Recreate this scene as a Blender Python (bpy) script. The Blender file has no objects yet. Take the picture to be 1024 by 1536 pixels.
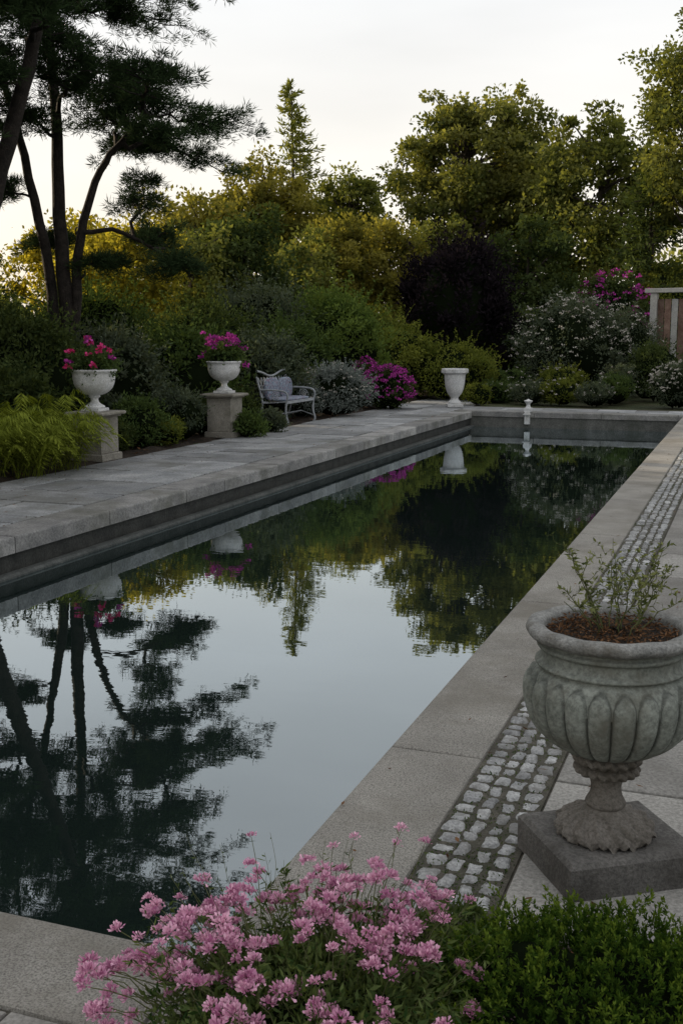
import bpy, math, numpy as np
from mathutils import Vector
scene=bpy.context.scene
R_=np.random.default_rng
CAMX,CAMY=1.335,-2.51
def site(a,d,z=0.0):
    return np.array([CAMX+.937*a-.349*d, CAMY+.349*a+.937*d, z])

# ------------------------------------------------------------------ mesh builder
class MB:
    def __init__(s): s.v=[];s.n=0;s.q=[];s.qm=[];s.qt=[];s.qs=[]
    def add(s,V,Q,mat=0,tone=.5,smooth=False):
        V=np.asarray(V,float).reshape(-1,3);Q=np.asarray(Q,int).reshape(-1,4)
        s.v.append(V);s.q.append(Q+s.n);s.n+=len(V)
        m=len(Q);s.qm.append(np.full(m,mat));s.qt.append(np.broadcast_to(np.asarray(tone,float),(m,)).copy());s.qs.append(np.full(m,smooth))
    def build(s,name,mats,parent=None,loc=None):
        V=np.concatenate(s.v);Q=np.concatenate(s.q);m=len(Q)
        tri=Q[:,2]==Q[:,3]
        tot=np.where(tri,3,4);start=np.concatenate([[0],np.cumsum(tot)[:-1]])
        mask=np.ones_like(Q,bool);mask[tri,3]=False
        loops=Q[mask]
        me=bpy.data.meshes.new(name)
        me.vertices.add(len(V));me.vertices.foreach_set('co',V.astype(np.float32).ravel())
        me.loops.add(len(loops));me.loops.foreach_set('vertex_index',loops.astype(np.int32))
        me.polygons.add(m);me.polygons.foreach_set('loop_start',start.astype(np.int32))
        me.polygons.foreach_set('loop_total',tot.astype(np.int32))
        me.polygons.foreach_set('material_index',np.concatenate(s.qm).astype(np.int32))
        me.polygons.foreach_set('use_smooth',np.concatenate(s.qs))
        for mt in mats: me.materials.append(mt)
        me.update(calc_edges=True)
        at=me.attributes.new('tone','FLOAT','FACE');at.data.foreach_set('value',np.concatenate(s.qt).astype(np.float32))
        o=bpy.data.objects.new(name,me);scene.collection.objects.link(o)
        if parent: o.parent=parent
        return o
    def grid(s,P,closeu=False,mat=0,tone=.5,smooth=True):
        nv,nu=P.shape[:2];idx=np.arange(nv*nu).reshape(nv,nu)
        if closeu:
            nx=np.roll(idx,-1,axis=1);a=idx[:-1];b=nx[:-1];c=nx[1:];d=idx[1:]
        else: a=idx[:-1,:-1];b=idx[:-1,1:];c=idx[1:,1:];d=idx[1:,:-1]
        s.add(P.reshape(-1,3),np.stack([a,b,c,d],-1).reshape(-1,4),mat,tone,smooth)
    def tube(s,pts,rad,n=7,mat=0,tone=.5):
        pts=np.asarray(pts,float);k=len(pts);rad=np.broadcast_to(rad,(k,))
        T=np.gradient(pts,axis=0);T/=np.linalg.norm(T,axis=1)[:,None]+1e-9
        ref=np.array([0.31,.95,.05]) if abs(T[0][2])>.8 else np.array([0,0,1.])
        N=np.cross(T,ref);N/=np.linalg.norm(N,axis=1)[:,None]+1e-9;B=np.cross(T,N)
        th=np.arange(n)*2*math.pi/n
        P=pts[:,None]+rad[:,None,None]*(np.cos(th)[None,:,None]*N[:,None]+np.sin(th)[None,:,None]*B[:,None])
        s.grid(P,True,mat,tone)
    def lathe(s,prof,c=(0,0,0),n=48,mat=0,tone=.5,fn=None,smooth=True,rot=0,tonefn=None):
        prof=np.asarray(prof,float);th=np.arange(n)*2*math.pi/n+rot
        r=np.repeat(prof[:,0:1],n,1);z=np.repeat(prof[:,1:2],n,1);t=np.repeat(th[None],len(prof),0)
        if tonefn is not None: tone=tonefn(r,z,t)[:-1].ravel()
        if fn is not None: r,z=fn(r,z,t)
        P=np.stack([r*np.cos(t),r*np.sin(t),z],-1)+np.asarray(c)
        s.grid(P,True,mat,tone,smooth)
    def slab(s,corners,z0,z1,ch=.008,mat=0,tone=.5):
        C=np.asarray(corners,float);cen=C.mean(0)
        d=C-cen;ins=C-np.sign(d)*ch
        rings=[(C,z0),(C,z1-ch),(C-np.sign(d)*ch*.3,z1-ch*.3),(ins,z1)]
        V=[];
        for c,z in rings:
            for p in c: V.append([p[0],p[1],z])
        Q=[]
        for k in range(3):
            for i in range(4):
                j=(i+1)%4;Q.append([k*4+i,k*4+j,(k+1)*4+j,(k+1)*4+i])
        Q.append([12,13,14,15]);Q.append([3,2,1,0])
        s.add(V,Q,mat,tone)
    def box(s,c,size,rz=0,ch=.006,mat=0,tone=.5,tilt=None):
        h=np.array(size)/2;ch=min(ch,h.min()*.6)
        rings=[]
        for z,i in((-h[2],ch),(-h[2]+ch,0),(h[2]-ch,0),(h[2],ch)):
            rings.append([[-h[0]+i,-h[1]+i,z],[h[0]-i,-h[1]+i,z],[h[0]-i,h[1]-i,z],[-h[0]+i,h[1]-i,z]])
        V=np.array(rings).reshape(-1,3)
        if tilt is not None: V=V@np.asarray(tilt).T
        cr,sr=math.cos(rz),math.sin(rz);M=np.array([[cr,-sr,0],[sr,cr,0],[0,0,1]])
        V=V@M.T+np.asarray(c);Q=[]
        for k in range(3):
            for i in range(4):
                j=(i+1)%4;Q.append([k*4+i,k*4+j,(k+1)*4+j,(k+1)*4+i])
        Q.append([12,13,14,15]);Q.append([3,2,1,0]);s.add(V,Q,mat,tone)
    def leaf(s,C,D,L,W,rng,mat=0,tone=.5,wd=None,mid=.45):
        n=len(C)
        if n==0:return
        D=D/(np.linalg.norm(D,axis=1)[:,None]+1e-9)
        if wd is None: wd=rng.normal(size=(n,3))
        S=np.cross(D,wd);S/=np.linalg.norm(S,axis=1)[:,None]+1e-9
        L=np.broadcast_to(L,(n,))[:,None];W=np.broadcast_to(W,(n,))[:,None]
        P=np.stack([C,C+D*L*mid+S*W/2,C+D*L,C+D*L*mid-S*W/2],1)
        s.add(P.reshape(-1,3),np.arange(4*n).reshape(-1,4),mat,tone)
    def crown(s,c,R,ncl,cr,nl,L,W,rng,mat=0,flat=.8,inner=.35,lower=-1.,droop=.2,up=0,soft=.3):
        c=np.asarray(c,float);R=np.asarray(R,float)
        d=rng.normal(size=(ncl,3));d/=np.linalg.norm(d,axis=1)[:,None]
        d[:,2]=np.where(d[:,2]<lower,-d[:,2],d[:,2])
        rad=rng.uniform(inner,1,ncl)**.6*rng.uniform(.82,1.12,ncl)
        cc=c+d*rad[:,None]*R
        csz=cr*rng.uniform(.45,1.35,ncl);ct=rng.random(ncl)
        g=rng.normal(size=(ncl,nl,3));g/=np.linalg.norm(g,axis=2)[...,None]
        st=1+.35*rng.normal(size=(ncl,1,3))
        gr=g*(rng.uniform(.1,1.0,(ncl,nl,1))**.6)*(1+soft*np.abs(rng.normal(size=(ncl,nl,1))))*csz[:,None,None]*np.array([1,1,flat])*np.clip(st,.5,1.7)
        C=(cc[:,None]+gr).reshape(-1,3)
        D=(g+rng.normal(size=g.shape)*.7+np.array([0,0,up-droop])).reshape(-1,3)
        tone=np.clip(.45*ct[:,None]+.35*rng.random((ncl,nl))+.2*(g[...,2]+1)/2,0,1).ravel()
        sz=rng.uniform(.65,1.25,len(C))
        s.leaf(C,D,L*sz,W*sz,rng,mat,tone)
        return cc
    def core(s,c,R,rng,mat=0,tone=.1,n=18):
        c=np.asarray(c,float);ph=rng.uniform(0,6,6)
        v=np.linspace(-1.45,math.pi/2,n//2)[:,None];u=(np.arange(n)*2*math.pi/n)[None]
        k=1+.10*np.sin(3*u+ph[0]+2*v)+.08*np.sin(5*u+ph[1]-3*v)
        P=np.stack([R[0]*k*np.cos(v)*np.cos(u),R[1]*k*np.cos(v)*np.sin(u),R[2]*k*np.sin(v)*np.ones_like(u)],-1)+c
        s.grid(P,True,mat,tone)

def curve(p0,p1,sag=0,n=6,rng=None,j=0):
    t=np.linspace(0,1,n)[:,None];p0=np.asarray(p0,float);p1=np.asarray(p1,float)
    P=p0*(1-t)+p1*t+np.array([0,0,1.])*sag*4*t*(1-t)
    if rng is not None and j>0:
        N=rng.normal(size=P.shape)*j;N[0]=0;N[-1]=0;P=P+N
    return P
def chaikin(p,it=2):
    p=np.asarray(p,float)
    for _ in range(it):
        q=[p[0]]
        for a,b in zip(p[:-1],p[1:]): q+= [a*.75+b*.25,a*.25+b*.75]
        q.append(p[-1]);p=np.array(q)
    return p

# ------------------------------------------------------------------ materials
def newmat(name):
    m=bpy.data.materials.new(name);m.use_nodes=True;nt=m.node_tree;nt.nodes.clear()
    out=nt.nodes.new('ShaderNodeOutputMaterial');return m,nt,out
def N(nt,t,**k):
    n=nt.nodes.new(t)
    for a,b in k.items(): setattr(n,a,b)
    return n
def ramp(nt,stops):
    r=N(nt,'ShaderNodeValToRGB');e=r.color_ramp.elements
    while len(e)<len(stops): e.new(.5)
    for i,(p,c) in enumerate(stops): e[i].position=p;e[i].color=(*c,1)
    return r
def leafmat(name,dark,light,tr=.35,rough=.55,mid=None):
    m,nt,out=newmat(name)
    a=N(nt,'ShaderNodeAttribute',attribute_name='tone')
    st=[(0.08,dark),(.92,light)] if mid is None else [(0.08,dark),(.5,mid),(.92,light)]
    r=ramp(nt,st);nt.links.new(a.outputs['Fac'],r.inputs[0])
    p=N(nt,'ShaderNodeBsdfDiffuse')
    nt.links.new(r.outputs[0],p.inputs[0])
    if tr<=0: nt.links.new(p.outputs[0],out.inputs[0]);return m
    t=N(nt,'ShaderNodeBsdfTranslucent');g=N(nt,'ShaderNodeMix',data_type='RGBA',blend_type='MULTIPLY')
    g.inputs[0].default_value=1;g.inputs[7].default_value=(1.5,1.45,.65,1) if tr>0.2 else (1,1,1,1)
    nt.links.new(r.outputs[0],g.inputs[6]);nt.links.new(g.outputs[2],t.inputs[0])
    mx=N(nt,'ShaderNodeMixShader');mx.inputs[0].default_value=tr
    nt.links.new(p.outputs[0],mx.inputs[1]);nt.links.new(t.outputs[0],mx.inputs[2]);nt.links.new(mx.outputs[0],out.inputs[0])
    return m
def stonemat(name,c1,c2,scale=3,fine=60,bump=.4,tonevar=.35,rough=.85,speck=None,stain=None,dist=.01,stainscale=1.2):
    m,nt,out=newmat(name);L=nt.links
    tc=N(nt,'ShaderNodeNewGeometry')
    n1=N(nt,'ShaderNodeTexNoise');n1.inputs['Scale'].default_value=scale;n1.inputs['Detail'].default_value=5;n1.inputs['Roughness'].default_value=.65
    L.new(tc.outputs['Position'],n1.inputs['Vector'])
    r=ramp(nt,[(.32,c1),(.7,c2)]);L.new(n1.outputs['Fac'],r.inputs[0])
    col=r.outputs[0]
    n2=N(nt,'ShaderNodeTexNoise');n2.inputs['Scale'].default_value=fine;n2.inputs['Detail'].default_value=3;n2.inputs['Roughness'].default_value=.7
    L.new(tc.outputs['Position'],n2.inputs['Vector'])
    r2=ramp(nt,[(.35,(.55,)*3),(.62,(1.2,)*3)] if speck is None else speck);L.new(n2.outputs['Fac'],r2.inputs[0])
    mm=N(nt,'ShaderNodeMix',data_type='RGBA',blend_type='MULTIPLY');mm.inputs[0].default_value=.8
    L.new(col,mm.inputs[6]);L.new(r2.outputs[0],mm.inputs[7]);col=mm.outputs[2]
    a=N(nt,'ShaderNodeAttribute',attribute_name='tone')
    mr=N(nt,'ShaderNodeMapRange');mr.inputs[3].default_value=1-tonevar;mr.inputs[4].default_value=1+tonevar;L.new(a.outputs['Fac'],mr.inputs[0])
    sc=N(nt,'ShaderNodeMix',data_type='RGBA',blend_type='MULTIPLY');sc.inputs[0].default_value=1
    L.new(col,sc.inputs[6]);L.new(mr.outputs[0],sc.inputs[7]);col=sc.outputs[2]
    if stain is not None:
        n3=N(nt,'ShaderNodeTexNoise');n3.inputs['Scale'].default_value=stainscale;n3.inputs['Detail'].default_value=6;n3.inputs['Roughness'].default_value=.7
        mp=N(nt,'ShaderNodeMapping');mp.inputs['Location'].default_value=(13,7,3);L.new(tc.outputs['Position'],mp.inputs[0]);L.new(mp.outputs[0],n3.inputs['Vector'])
        r3=ramp(nt,[(.48,(0,0,0)),(.68,(.85,)*3)]);L.new(n3.outputs['Fac'],r3.inputs[0])
        sx=N(nt,'ShaderNodeMix',data_type='RGBA');L.new(r3.outputs[0],sx.inputs[0]);L.new(col,sx.inputs[6]);sx.inputs[7].default_value=(*stain,1);col=sx.outputs[2]
    p=N(nt,'ShaderNodeBsdfPrincipled');p.inputs['Roughness'].default_value=rough;p.inputs['Specular IOR Level'].default_value=.3
    L.new(col,p.inputs['Base Color'])
    ad=N(nt,'ShaderNodeMath',operation='ADD');L.new(n1.outputs['Fac'],ad.inputs[0]);L.new(n2.outputs['Fac'],ad.inputs[1])
    b=N(nt,'ShaderNodeBump');b.inputs['Strength'].default_value=bump;b.inputs['Distance'].default_value=dist
    L.new(ad.outputs[0],b.inputs['Height']);L.new(b.outputs[0],p.inputs['Normal']);L.new(p.outputs[0],out.inputs[0])
    return m

M_flag=stonemat('flagstone',(.18,.19,.20),(.34,.345,.345),2.2,45,.5,.30,stain=(.12,.12,.105))
M_edge=stonemat('edge_stone',(.17,.17,.17),(.34,.335,.32),3,50,.6,.22,stain=(.10,.10,.08))
M_aggr=stonemat('aggregate_concrete',(.22,.21,.19),(.36,.345,.31),1.3,150,.9,.08,speck=[(.36,(.32,)*3),(.5,(.95,)*3),(.66,(1.35,)*3)],stain=(.17,.157,.13),dist=.007)
M_slabs=stonemat('pale_slab',(.215,.21,.195),(.345,.335,.31),1.5,70,.35,.18,stain=(.14,.13,.115))
M_mortar=stonemat('mortar',(.055,.05,.04),(.13,.12,.095),8,120,.8,.0,stain=(.035,.04,.02),stainscale=4)
M_cobble=stonemat('cobblestone',(.24,.245,.25),(.47,.475,.47),9,90,.7,.34,stain=(.16,.155,.14),stainscale=5)
M_wall=stonemat('pool_wall',(.02,.022,.020),(.06,.06,.055),4,40,.6,.0)
M_ledge=stonemat('pool_ledge',(.035,.04,.038),(.09,.095,.09),4,40,.6,.0)
M_farw=stonemat('pool_end_wall',(.07,.072,.066),(.15,.15,.14),3,40,.6,.0,stain=(.05,.055,.045))
M_ped=stonemat('pedestal_stone',(.18,.17,.145),(.33,.31,.27),5,60,.5,.12,stain=(.12,.11,.08),stainscale=2.5)
M_white=stonemat('white_urn_paint',(.52,.53,.54),(.68,.68,.67),6,60,.25,.05,rough=.6,stain=(.36,.36,.33),stainscale=4,dist=.004)
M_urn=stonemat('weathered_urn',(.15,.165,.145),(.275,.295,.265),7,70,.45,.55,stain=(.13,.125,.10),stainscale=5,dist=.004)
M_urnrim=stonemat('urn_rim_stone',(.17,.175,.17),(.31,.31,.295),14,110,.7,.1,stain=(.11,.10,.08),stainscale=9,dist=.006)
M_urnfoot=stonemat('urn_foot_stone',(.13,.118,.10),(.25,.23,.205),14,110,.8,.1,stain=(.08,.07,.055),stainscale=8,dist=.008)
M_plinth=stonemat('plinth_stone',(.10,.096,.09),(.18,.172,.16),6,90,.7,.1,stain=(.06,.055,.048),stainscale=5)
M_soil=stonemat('soil',(.018,.013,.009),(.06,.042,.028),14,110,1.,.2,dist=.03)
M_ground=stonemat('ground_cover',(.025,.035,.012),(.06,.075,.025),.8,20,1.,.0,stain=(.05,.035,.02),dist=.05)
M_wood=stonemat('weathered_wood',(.16,.09,.065),(.34,.24,.19),4,60,.4,.45)
M_greypost=stonemat('grey_post',(.30,.30,.29),(.42,.42,.40),4,60,.3,.1)
M_bench=stonemat('bench_paint',(.22,.24,.26),(.36,.38,.40),10,70,.4,.2,rough=.6)
M_bark=stonemat('pine_bark',(.012,.010,.009),(.045,.036,.03),7,40,1.,.2,dist=.03)
M_bark2=stonemat('tree_bark',(.03,.025,.02),(.09,.075,.055),5,30,1.,.2,dist=.03)

LM_pine=leafmat('pine_needles',(.012,.022,.012),(.055,.088,.036),.18)
LM_gold=leafmat('golden_leaves',(.052,.062,.016),(.29,.26,.065),.45)
LM_glow=leafmat('glowing_leaves',(.08,.082,.014),(.40,.34,.055),.58)
LM_goldg=leafmat('goldgreen_leaves',(.040,.060,.018),(.20,.21,.065),.43)
LM_big=leafmat('broad_leaves',(.040,.060,.020),(.235,.235,.075),.45)
LM_dkg=leafmat('dark_leaves',(.016,.030,.012),(.085,.112,.040),.3)
LM_mid=leafmat('shrub_leaves',(.022,.042,.016),(.105,.150,.050),.3)
LM_lime=leafmat('lime_leaves',(.045,.068,.014),(.20,.22,.05),.35)
LM_purple=leafmat('dark_purple_leaves',(.004,.004,.005),(.022,.017,.021),.12)
LM_silver=leafmat('silver_leaves',(.07,.09,.08),(.30,.33,.30),.2)
LM_olive=leafmat('olive_leaves',(.026,.040,.028),(.13,.155,.105),.25)
LM_box=leafmat('sprig_leaves',(.010,.028,.006),(.14,.20,.03),.3,mid=(.045,.085,.014))
LM_fern=leafmat('fern_leaves',(.05,.08,.012),(.24,.28,.045),.35)
LM_fg=leafmat('flower_foliage',(.025,.052,.016),(.13,.17,.06),.3)
LM_twig=leafmat('twig_leaves',(.06,.08,.03),(.24,.26,.12),.35)
FM_pink=leafmat('pink_petals',(.48,.18,.33),(.92,.58,.72),.2,.6)
FM_mag=leafmat('magenta_petals',(.22,.02,.17),(.56,.09,.42),.2,.6)
FM_red=leafmat('red_petals',(.50,.02,.10),(.80,.10,.35),.2,.6)
FM_white=leafmat('white_petals',(.35,.33,.29),(.62,.59,.54),.2,.6)
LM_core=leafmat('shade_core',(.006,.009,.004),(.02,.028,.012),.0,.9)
LM_stem=leafmat('stems',(.05,.07,.025),(.16,.16,.08),.1)
LM_dry=leafmat('dry_leaves',(.05,.025,.012),(.20,.11,.06),.1)

# water
m,nt,out=newmat('pool_water');L=nt.links
geo=N(nt,'ShaderNodeNewGeometry')
mp=N(nt,'ShaderNodeMapping');mp.inputs['Rotation'].default_value=(0,0,-.36);mp.inputs['Scale'].default_value=(1,1.8,1);L.new(geo.outputs['Position'],mp.inputs[0])
n1=N(nt,'ShaderNodeTexNoise');n1.inputs['Scale'].default_value=3.0;n1.inputs['Detail'].default_value=3;L.new(mp.outputs[0],n1.inputs['Vector'])
bp=N(nt,'ShaderNodeBump');bp.inputs['Strength'].default_value=.055;bp.inputs['Distance'].default_value=.01;L.new(n1.outputs['Fac'],bp.inputs['Height'])
fr=N(nt,'ShaderNodeFresnel');fr.inputs['IOR'].default_value=1.8
ml=N(nt,'ShaderNodeMath',operation='MULTIPLY_ADD',use_clamp=True);ml.inputs[1].default_value=1.35;ml.inputs[2].default_value=.08;L.new(fr.outputs[0],ml.inputs[0])
df=N(nt,'ShaderNodeBsdfDiffuse');df.inputs[0].default_value=(.010,.017,.015,1)
gl=N(nt,'ShaderNodeBsdfGlossy');gl.inputs['Roughness'].default_value=.01;gl.inputs[0].default_value=(.86,.95,1,1);L.new(bp.outputs[0],gl.inputs['Normal'])
mx=N(nt,'ShaderNodeMixShader');L.new(ml.outputs[0],mx.inputs[0]);L.new(df.outputs[0],mx.inputs[1]);L.new(gl.outputs[0],mx.inputs[2]);L.new(mx.outputs[0],out.inputs[0])
M_water=m

# ------------------------------------------------------------------ setting constants
PX0,PX1,PY0,PY1=-4.45,0.0,0.0,21.3
WZ=-.33
mb=MB();B=450
hx0,hx1,hy0,hy1=PX0-.1,PX1+.1,PY0-.1,PY1+.1
V=[[-B,-B,-.03],[B,-B,-.03],[B,B,-.03],[-B,B,-.03],[hx0,hy0,-.03],[hx1,hy0,-.03],[hx1,hy1,-.03],[hx0,hy1,-.03]]
mb.add(V,[[0,1,5,4],[1,2,6,5],[2,3,7,6],[3,0,4,7]]);mb.build('ground',[M_ground])
mb=MB();mb.add([[PX0-.04,PY0-.04,WZ],[PX1+.04,PY0-.04,WZ],[PX1+.04,PY1+.04,WZ],[PX0-.04,PY1+.04,WZ]],[[0,1,2,3]]);mb.build('water',[M_water])
mb=MB()
def bx(x0,x1,y0,y1,z0,z1,mat=0,ch=.01,o=mb,t=.5): o.box(((x0+x1)/2,(y0+y1)/2,(z0+z1)/2),(x1-x0,y1-y0,z1-z0),0,ch,mat,t)
bx(PX0-.35,PX0-.05,PY0-.3,PY1+.3,-1.2,-.145);bx(PX1+.03,PX1+.33,PY0-.3,PY1+.3,-1.2,-.145)
bx(PX0-.045,PX1+.025,PY0-.33,PY0-.03,-1.2,-.145);bx(PX0-.045,PX1+.025,PY1+.03,PY1+.33,-1.2,-.10,2)
bx(PX0-.045,PX0+.07,PY0-.025,PY1+.025,-.8,-.295,1,.02)
bx(PX0-.04,PX1+.02,PY0-.02,PY1+.02,-1.3,-1.2)
mb.build('pool_basin',[M_wall,M_ledge,M_farw])

# copings
rng=R_(3)
mb=MB()
def strip(mb,axis,c0,c1,s0,s1,ln,z0,z1,mat,ch=.01,gap=.006,jit=.25,tv=1,zj=.002):
    p=s0
    while p<s1-.05:
        q=min(s1,p+ln*rng.uniform(1-jit,1+jit))
        if s1-q<ln*.3:q=s1
        z=z1+rng.uniform(-zj,zj);t=.5+(rng.random()-.5)*tv
        if axis=='y': C=[[c0,p+gap/2],[c1,p+gap/2],[c1,q-gap/2],[c0,q-gap/2]]
        else: C=[[p+gap/2,c0],[q-gap/2,c0],[q-gap/2,c1],[p+gap/2,c1]]
        mb.slab(C,z0,z,ch,mat,t);p=q
strip(mb,'y',PX1,PX1+.39,-.39,PY1+.0,2.6,-.14,0,0,.012)
strip(mb,'x',-.39,0,-8,PX1-.004,2.6,-.14,0,0,.012)
strip(mb,'y',PX0-.42,PX0,0.004,PY1,1.25,-.14,0,1,.018,.014,.35,1,.005)
strip(mb,'x',PY1+.004,PY1+.42,PX0-.42,3.2,1.4,-.10,.015,1,.018,.01,.3)
mb.build('pool_coping',[M_aggr,M_edge])

# left terrace flagstones (random ashlar)
mb=MB();mb.add([[-6.75,0,-.018],[PX0-.41,0,-.018],[PX0-.41,25.5,-.018],[-6.75,25.5,-.018]],[[0,1,2,3]],1)
mb.add([[PX0-.41,PY1+.41,-.014],[3.2,PY1+.41,-.014],[3.2,23.3,-.014],[PX0-.41,23.3,-.014]],[[0,1,2,3]],1)
e=lambda:rng.uniform(-.012,.012)
def fs(x0,x1,y0,y1):
    g=.014
    mb.slab([[x0+g+e(),y0+g+e()],[x1-g+e(),y0+g+e()],[x1-g+e(),y1-g+e()],[x0+g+e(),y1-g+e()]],-.05,rng.uniform(-.006,.006),.009,0,rng.random())
y=0.0
while y<25:
    h=rng.uniform(.7,1.25);xs=PX0-.43
    while xs>-6.7:
        w=rng.choice([.45,.6,.75,.95]);x0=max(-6.73,xs-w)
        if x0+6.73<.28:x0=-6.73
        if w>.55 and rng.random()<.45: m_=y+h*rng.uniform(.35,.65);fs(x0,xs,y,m_);fs(x0,xs,m_,y+h)
        else: fs(x0,xs,y,y+h)
        xs=x0
    y+=h
for a,b in zip([PY1+.44,22.3],[22.3,22.9]):
    p=PX0-.40
    while p<3:
        q=p+rng.uniform(.6,1.3);mb.slab([[p+.008,a+.008],[q-.008,a+.008],[q-.008,b-.008],[p+.008,b-.008]],-.05,rng.uniform(-.004,.004),.008,0,rng.random());p=q
mb.build('terrace_paving',[M_flag,M_mortar])
# right hand pavement
mb=MB();mb.add([[.39,.38,-.016],[4.6,.38,-.016],[4.6,24,-.016],[.39,24,-.016]],[[0,1,2,3]],1)
mb.add([[-8,-3.9,-.016],[.39,-3.9,-.016],[.39,-.385,-.016],[-8,-.385,-.016]],[[0,1,2,3]],1)
xr=[.70,1.62,2.5,3.4,4.4]
for a,b in zip(xr[:-1],xr[1:]):
    p=.42
    while p<23.8:
        q=p+rng.uniform(.8,1.5);mb.slab([[a+.008,p+.008],[b-.008,p+.008],[b-.008,q-.008],[a+.008,q-.008]],-.05,rng.uniform(-.004,.004),.008,0,rng.random());p=q
for a,b in zip([-1.25,-2.1,-3.0],[-.40,-1.25,-2.1]):
    p=-7.8+rng.uniform(0,.5)
    while p<.0:
        q=min(.3,p+rng.uniform(.9,1.5));mb.slab([[p+.007,a+.007],[q-.007,a+.007],[q-.007,b-.007],[p+.007,b-.007]],-.05,rng.uniform(-.004,.004),.008,0,rng.random());p=q
mb.build('paved_path',[M_slabs,M_mortar])
# cobbles
mb=MB();mb.add([[.392,.38,-.010],[.698,.38,-.010],[.698,21.3,-.010],[.392,21.3,-.010]],[[0,1,2,3]],1)
u=np.linspace(-1,1,9)
UU,VV=np.meshgrid(u,u)
for ci,(cx,cw) in enumerate(((.442,.078),(.515,.056),(.582,.056),(.652,.062))):
    y=.42+rng.uniform(0,.08)
    while y<21.2:
        ln=rng.uniform(.050,.100);w=cw*rng.uniform(.82,1.1);cy=y+ln/2
        c2=rng.uniform(.08,.34)
        sx=UU*np.sqrt(1-c2*VV**2);sy=VV*np.sqrt(1-c2*UU**2)
        r=np.maximum(abs(UU),abs(VV))
        h=(1-r**4)*.008*rng.uniform(.5,1.4)
        th=np.arctan2(VV,UU);wob=1+.08*np.sin(3*th+rng.uniform(0,6))+.05*np.sin(5*th+rng.uniform(0,6))
        rot=rng.uniform(-.2,.2);X=sx*w/2*wob;Y=sy*ln/2*wob
        Z=h+.0012*rng.normal(size=h.shape)+.002*rng.normal()-.010+rng.normal()*.04*X+rng.normal()*.04*Y
        P=np.stack([cx+rng.uniform(-.006,.006)+X*math.cos(rot)-Y*math.sin(rot),cy+X*math.sin(rot)+Y*math.cos(rot),Z-.006*(r>.99)],-1)
        mb.grid(P,False,0,rng.random());y+=ln+rng.uniform(.007,.024)
n=7000;C=np.stack([rng.uniform(.40,.69,n),.4+20.8*rng.random(n)**2,np.full(n,-.010)],-1);D=rng.normal(size=(n,3));D[:,2]=abs(D[:,2])*.8
mb.leaf(C,D,.012*rng.uniform(.5,1.5,n),.005,rng,2,rng.random(n)*.7)
mb.build('cobblestone_band',[M_cobble,M_mortar,LM_fg])
# fallen leaves on the paving
rg=R_(77);mb=MB();n=900
X=np.concatenate([rg.uniform(-6.7,-4.5,520),rg.uniform(.02,3.5,300),rg.uniform(-4,.3,80)])
Y=np.concatenate([rg.uniform(2,24,520),.5+18*rg.random(300)**1.6,rg.uniform(-1.6,-.02,80)])
X[:330]=-6.7+2.2*rg.random(330)**2.2
D=rg.normal(size=(n,3));D[:,2]*=.15
mb.leaf(np.stack([X,Y,np.full(n,.012)],-1),D,.035*rg.uniform(.4,1.3,n),.014*rg.uniform(.6,1.4,n),rg,0,rg.random(n),wd=np.tile([0,0,1.],(n,1))+rg.normal(size=(n,3))*.25)
mb.build('fallen_leaves',[LM_dry])
# soil beds
def bed(name,x0,x1,y0,y1,z,seed,nx=60,ny=60,amp=.02,lit=400,litL=.03):
    rg=R_(seed);mb=MB();X,Y=np.meshgrid(np.linspace(x0,x1,nx),np.linspace(y0,y1,ny))
    Z=z+amp*(np.sin(X*9+1)*np.cos(Y*7)+rg.normal(size=X.shape)*.5);e=np.minimum.reduce([X-x0,x1-X,Y-y0,y1-Y]);Z=np.where(e<.01,z-.03,Z)
    mb.grid(np.stack([X,Y,Z],-1),False,0)
    C=np.stack([rg.uniform(x0,x1,lit),rg.uniform(y0,y1,lit),np.full(lit,z+amp)],-1)
    D=rg.normal(size=(lit,3));D[:,2]*=.3
    mb.leaf(C,D,litL*rg.uniform(.6,1.4,lit),litL*.5,rg,1,rg.random(lit),wd=np.tile([0,0,1.],(lit,1))+rg.normal(size=(lit,3))*.3)
    mb.build(name,[M_soil,LM_dry])
bed('flower_bed_soil',.395,2.2,-1.6,.37,.02,5,90,90,.012,1500,.022)
bed('border_soil',-14,-6.76,0,30,.0,6,80,160,.03,4000,.06)

# ------------------------------------------------------------------ foreground urn (weathered)
def parent_empty(name,loc):
    e=bpy.data.objects.new(name,None);e.location=(0,0,0);scene.collection.objects.link(e);return e
UX,UY=.965,.91
urn=parent_empty('garden_urn',None)
mb=MB();mb.box((UX+.01,UY+.01,.048),(.45,.40,.135),.60,.014);mb.build('plinth',[M_plinth],urn)
z0=.118
mb=MB()
foot=chaikin([(.0,z0),(.150,z0),(.157,z0+.012),(.150,z0+.03),(.125,z0+.05),(.085,z0+.068),(.062,z0+.082),(.056,z0+.09)],3)
def ffn(r,z,t):
    k=np.clip((r-.07)/.08,0,1);s=np.sin(14*t+z*70)
    return r*(1+.03*k*s+.025*k*np.sin(27*t-z*120)),z+.007*k*np.sin(14*t+2+z*60)+.005*k*np.sin(31*t+z*200)
mb.lathe(foot,(UX,UY,0),260,0,.5,ffn)
stem=chaikin([(.056,z0+.088),(.066,z0+.10),(.060,z0+.112),(.050,z0+.13),(.047,z0+.155),(.052,z0+.18),(.060,z0+.195),(.083,z0+.200),(.104,z0+.212),(.098,z0+.227),(.080,z0+.233),(.098,z0+.241),(.112,z0+.255),(.106,z0+.269),(.08,z0+.276)],3)
def sfn(r,z,t):
    k=np.clip((z-(z0+.19))/.02,0,1);s=np.abs(np.sin(9*t+z*10))
    return r*(1+.09*k*(s-.5)),z+.004*k*np.sin(18*t+1)
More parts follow.
